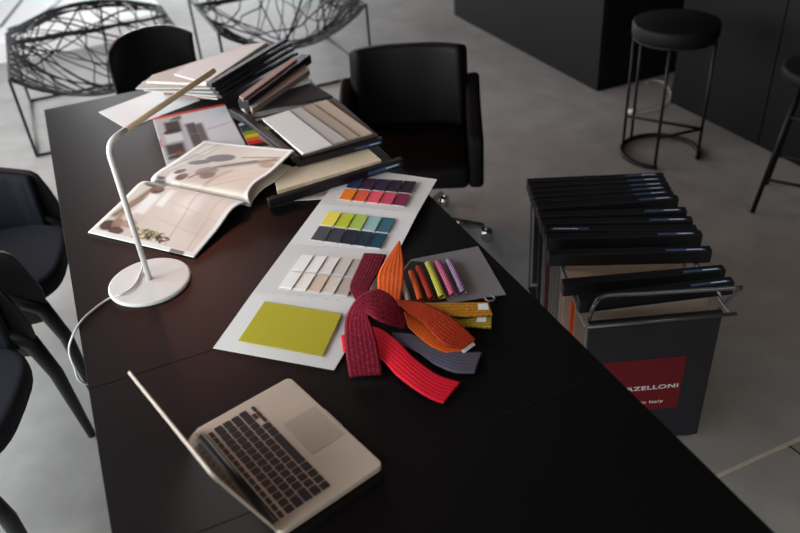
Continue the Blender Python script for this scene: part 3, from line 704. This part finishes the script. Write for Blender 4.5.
# ------------------------------------------------------------------ file trolley and its hanging sample books
fr = at(693.6, 440, 0); tl_, tr_ = at(589, 325, .5), at(723, 313, .5)
uu = (tr_-tl_); uu.z = 0; TW = uu.length; uu.normalize(); vv = Vector((-uu.y, uu.x, 0))
if vv.y < 0: vv = -vv
O = Vector((tr_.x, tr_.y, 0)); TD = .80
def tp(a_, b_, z): return O-uu*(TW-a_)+vv*b_+Vector((0, 0, z))        # a: across from the left, b: backwards
t = thing('file_trolley', 'grey wire-framed trolley with a red sticker on its front, holding hanging sample books', 'trolley', tp(TW/2, TD/2, 0))
rz = .505
side = [tp(-.012, -.012, rz), tp(-.012, .1, rz), tp(-.012, TD, rz)]
for a_ in (-.012, TW+.012):
    obj('rail', MB().tube([tp(a_, -.014, rz+.0), tp(a_, TD, rz)], .0055, 10), K['wire'], t, world=True, smooth=True)
obj('front_wire', MB().tube([tp(-.012, -.014, rz), tp(TW+.03, -.014, rz)], .0055, 10), K['wire'], t, world=True, smooth=True)
obj('back_wire', MB().tube([tp(-.012, TD, rz), tp(TW+.012, TD, rz)], .0055, 10), K['wire'], t, world=True, smooth=True)
h0, h1 = at(606, 296, .565), at(742, 287.5, .565)
obj('handle', MB().tube(cr([at(589, 321, rz), at(590.5, 314, rz+.012), at(595, 304.5, .555), h0, lerp(h0, h1, .3), lerp(h0, h1, .6), h1], 40), .0065, 10), K['wire'], t, world=True, smooth=True)
obj('handle_brace', MB().tube([h1, at(724.5, 303.5, rz+.012), at(718, 291, .56)], .0045, 8), K['wire'], t, world=True, smooth=True)
fp = obj('front_panel', MB().prism([tp(0, 0, rz), tp(TW, 0, rz), tp(TW, .012, rz), tp(0, .012, rz)], rz-.026), K['grey'], t, world=True, bevel=.002)
for a_ in (.004, TW-.004): obj('side_wire', MB().tube([tp(a_, .016, rz), tp(a_, .016, .04), tp(a_, TD, .04), tp(a_, TD, rz)], .005, 8), K['wire'], t, world=True)
obj('bottom_shelf', MB().prism([tp(0, .012, .05), tp(TW, .012, .05), tp(TW, TD, .05), tp(0, TD, .05)], .012), K['black'], t, world=True)
for a_ in (.03, TW-.02):
    for b_ in (.03, TD-.03):
        c_ = tp(a_, b_, .019); ax = uu*.012
        obj('castor', MB().tube([c_-ax, c_+ax], .0185, 16), K['black'], t, world=True)
        obj('castor_fork', MB().box(tp(a_, b_, .036), (.02, .02, .02)), K['black'], t, world=True)
# sticker and its lettering, on the front face plane
nrm = -vv
def front_pt(px, py, dz=0.0):
    d_ = M3 @ Vector((px-CX, py-CY, FPX)); p0 = tp(0, 0, .2)+nrm*dz
    return EYE+d_*((p0-EYE).dot(nrm)/d_.dot(nrm))
s_tr, s_br = front_pt(686.5, 355.5), front_pt(676.5, 406.5); s_tl = front_pt(612, 360)
sa = (s_tr-tp(0, 0, 0)).dot(uu); sz1, sz0 = s_tr.z, s_br.z; sw_ = .236
def slab_front(a0, a1, zz0, zz1, off, th_):
    P0 = tp(0, 0, 0)+nrm*off; m_ = MB(); P = [P0+uu*a0+Vector((0, 0, zz0)), P0+uu*a1+Vector((0, 0, zz0)), P0+uu*a1+Vector((0, 0, zz1)), P0+uu*a0+Vector((0, 0, zz1))]
    m_._add(P+[p+nrm*-th_ for p in P], [(0, 1, 2, 3), (7, 6, 5, 4), (0, 4, 5, 1), (1, 5, 6, 2), (2, 6, 7, 3), (3, 7, 4, 0)]); return m_
st = obj('sticker', slab_front(sa-sw_, sa, sz0, sz1, .0012, .0011), K['red'], fp, world=True)
def lettering(name, text, size, px, py, px_r, bold=.0004):
    cu = bpy.data.curves.new(name, 'FONT'); cu.body = text; cu.size = size; cu.extrude = .0003; cu.offset = bold; cu.align_x = 'LEFT'; cu.space_character = 1.08
    tmp = bpy.data.objects.new(name, cu); C.objects.link(tmp)
    dg = bpy.context.evaluated_depsgraph_get(); me = bpy.data.meshes.new_from_object(tmp.evaluated_get(dg)); bpy.data.objects.remove(tmp)
    a0 = front_pt(px, py, .0018); a1 = front_pt(px_r, py, .0018); wdt = (a1-a0).dot(uu)
    xs = [v.co.x for v in me.vertices]; k = wdt/(max(xs)-min(xs)); x0_ = min(xs)
    inv = WM[fp.name].inverted()
    for v in me.vertices:
        v.co = inv @ (a0+uu*((v.co.x-x0_)*k)+Vector((0, 0, v.co.y*1.0))+nrm*(v.co.z))
    me.materials.append(K['lettering']); o_ = bpy.data.objects.new(name, me); link(o_, fp); return o_
def row_z(px, py): return front_pt(px, py).z
lettering('maker_lettering', 'RZELLONI', .021, 627, 391.5, 677)
lettering('origin_lettering', 'in Italy', .0165, 640.5, 404, 662.5, .0001)

BZ = .56
F['burlap'] = fabric('brown_burlap', S(140, 120, 106), 2600, .4); F['linen_grey'] = fabric('grey_burlap', S(160, 148, 137), 2600, .35)
F['mustard'] = fabric('mustard_cloth', S(176, 130, 30), 900, .2); F['orange'] = fabric('orange_cloth', S(186, 72, 22), 900, .2)
F['maroon'] = fabric('maroon_cloth', S(70, 34, 36), 900, .2); F['whitec'] = fabric('off_white_cloth', S(170, 166, 162), 900, .2); F['blackc'] = fabric('black_cloth', S(30, 28, 30), 900, .2); F['greyc'] = fabric('mid_grey_cloth', S(92, 86, 84), 900, .2)
ords = ['first', 'second', 'third', 'fourth', 'fifth', 'sixth', 'seventh', 'eighth', 'ninth', 'tenth', 'eleventh', 'twelfth', 'thirteenth']
books = [((578, 298), (733, 279), (.72, .97), ['linen_grey', 'linen_grey']), ((562, 281.5), (724.5, 267), (.74, .97), ['burlap', 'orange', 'mustard']), ((548, 252), (711.5, 248), (.72, .96), ['burlap', 'burlap', 'greyc']),
         ((545.5, 236), (702, 232), (.72, .95), ['greyc', 'maroon', 'blackc']), ((543, 228), (697, 226.5), (.05, .30), ['blackc', 'greyc']), ((540.5, 221), (692.5, 218), (.72, .96), ['whitec', 'blackc']),
         ((538.5, 214), (686.5, 208.5), (.72, .96), ['maroon', 'greyc']), ((536.5, 206), (678, 196), (.72, .95), ['blackc', 'greyc']), ((534, 200.5), (673, 191), (.72, .95), ['whitec']), ((532, 195), (670.5, 186.5), (.72, .95), ['blackc']),
         ((530, 190), (668.5, 182.5), (.72, .95), ['blackc']), ((528.5, 184.5), (666, 178), (.72, .95), ['blackc']), ((527, 179.5), (663.5, 173.5), (.72, .95), ['blackc'])]
for i, (l_, r_, lb_, sheets) in enumerate(books):
    A_, B_ = at(*l_, BZ), at(*r_, BZ); d_ = (B_-A_).normalized(); sd = Vector((d_.y, -d_.x, 0)).normalized()
    if sd.y > 0: sd = -sd
    lab = 'hanging sample book with black bar in the file trolley, %s counted from the sticker end' % ords[i]
    if i == 0: lab = 'hanging sample book of pale grey burlap right behind the handle of the file trolley'
    if i == 1: lab = 'hanging sample book of brown burlap and orange cloth, second from the trolley handle'
    if i == 4: lab = 'hanging sample book in the file trolley with its blue label at the left end'
    if i == 12: lab = 'rearmost hanging sample book in the file trolley, nearest the round bar stool'
    w_ = .030 if i < 8 else .021
    mid = (A_+B_)/2
    t = thing('hanging_sample_book', lab, 'sample book', (mid.x, mid.y, .08), 0, 'hanging sample books in the file trolley')
    bo = obj('binder_bar', MB().bar(A_, B_, w_, .044), K['darkbar'], t, world=True, bevel=.0035)
    p0, p1 = lerp(A_, B_, lb_[0])+sd*(w_*.2)+Vector((0, 0, .0006)), lerp(A_, B_, lb_[1])+sd*(w_*.2)+Vector((0, 0, .0006))
    obj('spine_label', MB().bar(p0, p1, w_*.34, .0008), K['bluelabel'], bo, world=True)
    e0, e1 = ((.08, .72) if i == 4 else (.52, .93))
    obj('label_print', MB().bar(lerp(p0, p1, e0)+Vector((0, 0, .0004)), lerp(p0, p1, e1)+Vector((0, 0, .0004)), w_*.13, .0005), K['whitelabel'], bo, world=True)
    n_ = len(sheets); up = Vector((0, 0, .045))
    for k, cl in enumerate(sheets):
        off = ((n_-1)/2-k)*(w_*.8/n_); ext = .02+.012*((i*7+k*5) % 3)
        a_, b_ = A_+d_*(ext+.01)+sd*off-up, B_-d_*(.065+.006*((i+k) % 3))+sd*off-up
        obj('fabric_sheet', MB().bar(a_, b_, w_*.62/n_, .40-.01*((i+k*3) % 4)), F[cl], t, world=True, bevel=.0008, segs=1)

# ------------------------------------------------------------------ bar stools
def disc(mb_, c, r, h, rb=.012):
    return mb_.lathe([(0, h), (r-rb, h), (r-.3*rb, h-.3*rb), (r, h-rb), (r, rb), (r-.3*rb, .3*rb), (r-rb, 0), (0, 0)], c, 48)
sx, sy = 2.585, 2.825
t = thing('bar_stool', 'round black bar stool on an open ring base in front of the tall cabinets', 'bar stool', (sx, sy, 0), 0, 'black bar stools')
sh = .68
obj('seat', disc(MB(), (0, 0, sh-.065), .198, .065, .010), K['leather'], t, smooth=True)
obj('seat_ring', MB().lathe([(.17, 0), (.192, 0), (.192, .012), (.17, .012), (.17, 0)], (0, 0, sh-.078), 40), K['blackmetal'], t)
RB = .190
a0 = R(-57); pts = [(RB*math.cos(a0+R(k)), RB*math.sin(a0+R(k)), .0115) for k in range(0, 286, 5)]
obj('base_ring', MB().tube(pts, .0115, 8), K['blackmetal'], t, smooth=True)
lg = [R(a) for a in (-57, -136, 100, 124)]
for a in lg: obj('leg', MB().tube([(RB*math.cos(a), RB*math.sin(a), .009), (RB*math.cos(a), RB*math.sin(a), sh-.07)], .0075, 8), K['blackmetal'], t, smooth=True)
P_ = lambda a, z: (RB*math.cos(a), RB*math.sin(a), z)
obj('foot_rail', MB().tube([P_(lg[0], .17), P_(lg[3], .17)], .0075, 8).tube([P_(lg[0], .17), P_(lg[1], .17)], .0075, 8), K['blackmetal'], t, smooth=True)
fx = at(752, 214, 0)
cx_, cy_ = fx.x+.20, fx.y-.04
t = thing('bar_stool', 'black bar stool with splayed legs cut off by the right edge', 'bar stool', (cx_, cy_, 0), 0, 'black bar stools')
obj('seat', disc(MB(), (0, 0, .60), .17, .05, .014), K['leather'], t, smooth=True)
fo = fx-Vector((cx_, cy_, 0))
for k in range(4):
    Q = Matrix.Rotation(R(90*k), 3, 'Z'); b_ = Q @ fo; tp_ = b_*.52; tp_.z = .602
    b_.z = .009
    obj('leg', MB().tube([b_, tp_], [.0105, .0095], 10), K['blackmetal'], t, smooth=True)
for k in range(4):
    Q = Matrix.Rotation(R(90*k), 3, 'Z'); Q2 = Matrix.Rotation(R(90*k+90), 3, 'Z'); f_ = lambda z: 1-.48*z/.60
    for z in (.17, .45) if k in (0, 3) else (.17,):
        a_ = (Q @ fo)*f_(z); b_ = (Q2 @ fo)*f_(z); a_.z = b_.z = z
        obj('stretcher', MB().tube([a_, b_], .0075, 8), K['blackmetal'], t, smooth=True)
# white cable lying on the floor behind the stool
cb = [at(x, y, .006) for x, y in ((645, 83), (654, 80), (664, 83), (670, 91), (669, 100), (660, 108), (645, 112), (634, 113))]
t = thing('cable', 'thin white cable with plug lying on the floor behind the round bar stool', 'cable', cb[-1])
t.location.z = 0; WM[t.name] = Matrix.Translation(t.location)
obj('wire', MB().tube(cr(cb, 40), .003, 6), K['cable'], t, world=True, smooth=True)
pc = cb[-1]; obj('plug', MB().tube([pc+Vector((.012, 0, .012)), pc+Vector((-.03, .006, .014))], [.016, .012], 12), K['cable'], t, world=True, smooth=True)

# ------------------------------------------------------------------ office chair
t = thing('office_chair', 'black leather swivel armchair with chrome castors at the right side of the table', 'office chair', (1.145, 2.70, 0), math.atan2(-.45, .89))
# local: front is -y
def rbox(c, s): return MB().box(c, s)
obj('seat', rbox((0, -.02, .435), (.48, .48, .10)), K['leather'], t, bevel=.03, segs=4, smooth=True)
bk = MB(); nb = 16
def bf(a_, b_):
    x = (a_-.5)*.475; z = .47+b_*.335; y = .205+.05*b_-.10*(abs(a_-.5)*2)**3*.6
    return Vector((x*(1-.03*b_), y, z))
bk.surf(bf, 16, 10); obj('backrest', bk, K['leather'], t, smooth=True, solid=.075, offset=0, bevel=.02, segs=3)
for s_ in (-1, 1):
    ar = MB(); prof = [(-.25, .385), (-.255, .57), (-.235, .60), (0, .61), (.14, .64), (.235, .68), (.275, .65), (.25, .385)]
    xa, xb = s_*.235, s_*.295
    n_ = len(prof); ar._add([(xa, y_, z_) for y_, z_ in prof]+[(xb, y_, z_) for y_, z_ in prof], [tuple(range(n_)), tuple(range(2*n_-1, n_-1, -1))]+[(i, n_+i, n_+(i+1) % n_, (i+1) % n_) for i in range(n_)])
    obj('armrest', ar, K['leather'], t, bevel=.02, segs=4, smooth=True)
obj('gas_column', MB().tube([(0, 0, .09), (0, 0, .25)], .028, 16).tube([(0, 0, .25), (0, 0, .39)], .018, 16), K['black'], t, smooth=True)
rotz = t.rotation_euler[2]
for k in range(5):
    a = R(-31+72*k)-rotz; dx, dy = math.cos(a), math.sin(a)
    obj('base_arm', MB().tube([(0, 0, .10), (.15*dx, .15*dy, .095), (.30*dx, .30*dy, .075)], [.028, .022, .014], 10), K['chrome'], t, smooth=True)
    px_, py_ = -dy*.016, dx*.016; c_ = Vector((.315*dx, .315*dy, .029))
    ca = obj('castor', MB().tube([c_+Vector((px_*1.5, py_*1.5, 0)), c_+Vector((px_*.3, py_*.3, 0))], .028, 18).tube([c_-Vector((px_*.3, py_*.3, 0)), c_-Vector((px_*1.5, py_*1.5, 0))], .028, 18), K['chrome'], t, bevel=.004)
    obj('castor_stem', MB().tube([(.30*dx, .30*dy, .075), (.30*dx, .30*dy, .03)], .008, 8), K['blackmetal'], t)

# ------------------------------------------------------------------ charcoal armchairs on the left
def armchair(label, x, y, rot):
    t = thing('armchair', label, 'armchair', (x, y, 0), rot, 'charcoal armchairs along the left side of the table')
    # front is +x; horseshoe path of the shell from one arm front round the back to the other
    path = cr([(.27, -.275), (.10, -.285), (-.10, -.275), (-.235, -.19), (-.275, 0), (-.235, .19), (-.10, .275), (.10, .285), (.27, .275)] and [Vector((a_, b_, 0)) for a_, b_ in ((.27, -.275), (.10, -.29), (-.10, -.275), (-.235, -.19), (-.275, 0), (-.235, .19), (-.10, .275), (.10, .29), (.27, .275))], 64)
    def topz(s): # s 0..1 along the path
        e = min(s, 1-s)*2       # 0 at the arm fronts, 1 at the back
        if e < .09: return .50+.155*math.sin(e/.09*math.pi/2)
        if e < .35: return .655+.05*(e-.09)/.26
        return .705+.075*(e-.35)/.65
    def wall(inset, zb, dt, th_, e0):
        m_ = MB()
        def f(a_, b_):
            s = e0+(1-2*e0)*a_; p = path[int(round(s*64))] if False else None
            x_ = s*64; i = min(int(x_), 63); p = lerp(path[i], path[i+1], x_-i); n_ = (path[min(i+2, 64)]-path[max(i-1, 0)]).normalized(); nn = Vector((-n_.y, n_.x, 0))
            zt = topz(s)-dt; z = zb+(zt-zb)*b_
            lean = .035*b_*max(0, -p.x/.275)
            q = p*1.0; q = q+nn*inset*(-1 if (nn.dot(p) > 0) else 1); q.x -= lean
            return Vector((q.x, q.y, z))
        m_.surf(f, 64, 10); return m_
    obj('outer_shell', wall(0, .38, 0, .012, 0.0), K['black'], t, smooth=True, solid=.016, offset=0, bevel=.004)
    obj('inner_upholstery', wall(.026, .40, .012, .03, .045), K['chairfab'], t, smooth=True, solid=.034, offset=0, bevel=.012, segs=3)
    sp = []
    for k in range(40):
        a = 2*math.pi*k/40; ca, sa_ = math.cos(a), math.sin(a); e = 2/3.2
        sp.append((.04+.262*math.copysign(abs(ca)**e, ca), .238*math.copysign(abs(sa_)**e, sa_), .475))
    obj('seat', MB().prism(sp, .075), K['chairfab'], t, bevel=.025, segs=4, smooth=True)
    for s_ in (-1, 1):
        obj('leg', MB().tube([(.13, s_*.284, .52), (.25, s_*.276, .43), (.285, s_*.275, .30), (.31, s_*.285, .008)], [.022, .027, .022, .013], 12), K['black'], t, smooth=True)
        obj('leg', MB().tube([(-.16, s_*.20, .41), (-.24, s_*.235, .2), (-.29, s_*.25, .008)], [.022, .018, .012], 12), K['black'], t, smooth=True)
    return t
armchair('charcoal upholstered armchair on the left, the one farther away, beside the lamp', -.53, 2.63, R(-10))
armchair('charcoal upholstered armchair on the left, the nearer one cut off by the photo edge', -.689, 1.944, R(-16))

# ------------------------------------------------------------------ black shell chair at the table's far end
t = thing('shell_chair', 'glossy black shell chair at the far end of the table', 'chair', (.372, 3.59, 0), R(18))
K['gloss'] = plain('glossy_black_shell', S(14, 13, 15), .3, var=.15, spec=.45)
def sf(a_, b_):
    # b 0..0.45 seat front to back, then rises
    x = (a_-.5)*2
    if b_ < .45:
        k = b_/.45; y = -.23+.40*k; z = .45-.02*math.sin(k*math.pi)+.02*x*x*(1-.3*k); wdt = .215
    else:
        k = (b_-.45)/.55; y = .17+.06*math.sin(k*math.pi/2)*.9+.025*k; z = .44+.375*k-.018*x*x*k*1.0-.045*(abs(x)**4)*k; wdt = .215-.0*k
        y -= .085*x*x*k
    return Vector((x*wdt, y, z))
obj('shell', MB().surf(sf, 28, 40), K['gloss'], t, smooth=True, solid=.012, offset=0)
for sx_ in (-1, 1):
    for sy_ in (-1, 1): obj('leg', MB().tube([(sx_*.13, sy_*.12, .428), (sx_*.20, sy_*.19, .008)], [.013, .010], 10), K['blackmetal'], t, smooth=True)

# ------------------------------------------------------------------ wire lounge chairs
def lounge(label, x0, y0, x1, y1, seed, ztop):
    t = thing('wire_lounge_chair', label, 'lounge chair', ((x0+x1)/2, (y0+y1)/2, 0), 0, 'black wire lounge chairs at the back')
    w_, d_ = x1-x0, y1-y0; hx, hy = w_/2, d_/2; rr = .0085
    cn = [(-hx, -hy), (hx, -hy), (hx, hy), (-hx, hy)]
    obj('floor_frame', MB().tube([(a_, b_, rr) for a_, b_ in cn], rr, 8, True), K['blackmetal'], t)
    for a_, b_ in cn: obj('leg', MB().tube([(a_, b_, rr), (a_, b_, ztop)], rr, 8), K['blackmetal'], t)
    obj('side_rail', MB().tube([(-hx, -hy, ztop), (-hx, hy, ztop)], rr*.8, 8), K['blackmetal'], t); obj('side_rail', MB().tube([(hx, -hy, ztop), (hx, hy, ztop)], rr*.8, 8), K['blackmetal'], t)
    r_ = random.Random(seed)
    def f(u_, v):
        s = math.sin(math.pi*u_); vb = .74; z = ztop-(.17*s**.8*(1-v/vb)**1.2+.14*s*math.sin(math.pi*v/vb)) if v < vb else ztop+.125*s**.9*math.sin((v-vb)/(1-vb)*math.pi/2)
        return Vector((-hx+w_*u_, -hy+d_*v*(1-.06*s)-.03*s*(1-v), z))
    m_ = MB()
    def chord(a, b, r, jit=.0):
        n_ = 14; m_.tube([f(min(1, max(0, lerp(a[0], b[0], i/n_)+jit*math.sin(i*1.7+a[1]*9))), min(1, max(0, lerp(a[1], b[1], i/n_)+jit*math.cos(i*1.3+a[0]*9)))) for i in range(n_+1)], r, 5)
    def edge():
        k = r_.randrange(4); q = r_.random(); return ((q, 0), (q, 1), (0, q), (1, q))[k]
    for k in range(74):
        a, b = edge(), edge()
        if math.hypot(a[0]-b[0], a[1]-b[1]) < .35: continue
        chord(a, b, r_.uniform(.0036, .0062), r_.uniform(0, .02))
    for k in range(7):
        o_ = .03*k
        chord((0, o_*r_.random()*1.4), (1, o_*r_.random()*1.4), .0058, .012); chord((0, 1-o_*r_.random()), (1, 1-o_*r_.random()), .0058, .012)
        chord((o_*r_.random()*1.5, 0), (o_*r_.random()*1.5, 1), .004, .01); chord((1-o_*r_.random()*1.5, 0), (1-o_*r_.random()*1.5, 1), .004, .01)
    for k in range(4): chord((0, .735+.012*k), (1, .735+.012*r_.random()), .007, .004)
    obj('wire_shell', m_, K['blackmetal'], t, smooth=True)
lounge('black scribbled-wire lounge chair at the back left in front of the white platform', -.378, 4.587, .60, 5.54, 5, .46)
lounge('black scribbled-wire lounge chair at the back centre behind the sample pile', .80, 4.70, 1.755, 5.62, 11, .46)
# white platform behind the left lounge chair
t = thing('platform', 'low white platform at the top left corner behind the wire lounge chair', 'platform', (-.7, 7.6, 0))
pa = at(165, 12.5, .16)
for a_, b_ in ((-1.9, .238), (.246, pa.x)): obj('slab', MB().box(((a_+b_)/2, pa.y+.9, .08), (b_-a_, 1.8, .16)), K['white'], t, world=True, bevel=.012, segs=3)
obj('edge_strip', MB().bar(at(0, 27, .163), at(24, -3, .163), .03, .003), K['wire'], t, world=True)
obj('edge_strip', MB().tube([at(x, y, .165) for x, y in ((8, 30), (20, 26), (38, 16), (52, 7), (62, -3))], .016, 8), K['wire'], t, world=True)
pendant(.28, 4.1, 2.12, 'added terracotta pendant lamp, unseen, for the red glow on the table top')
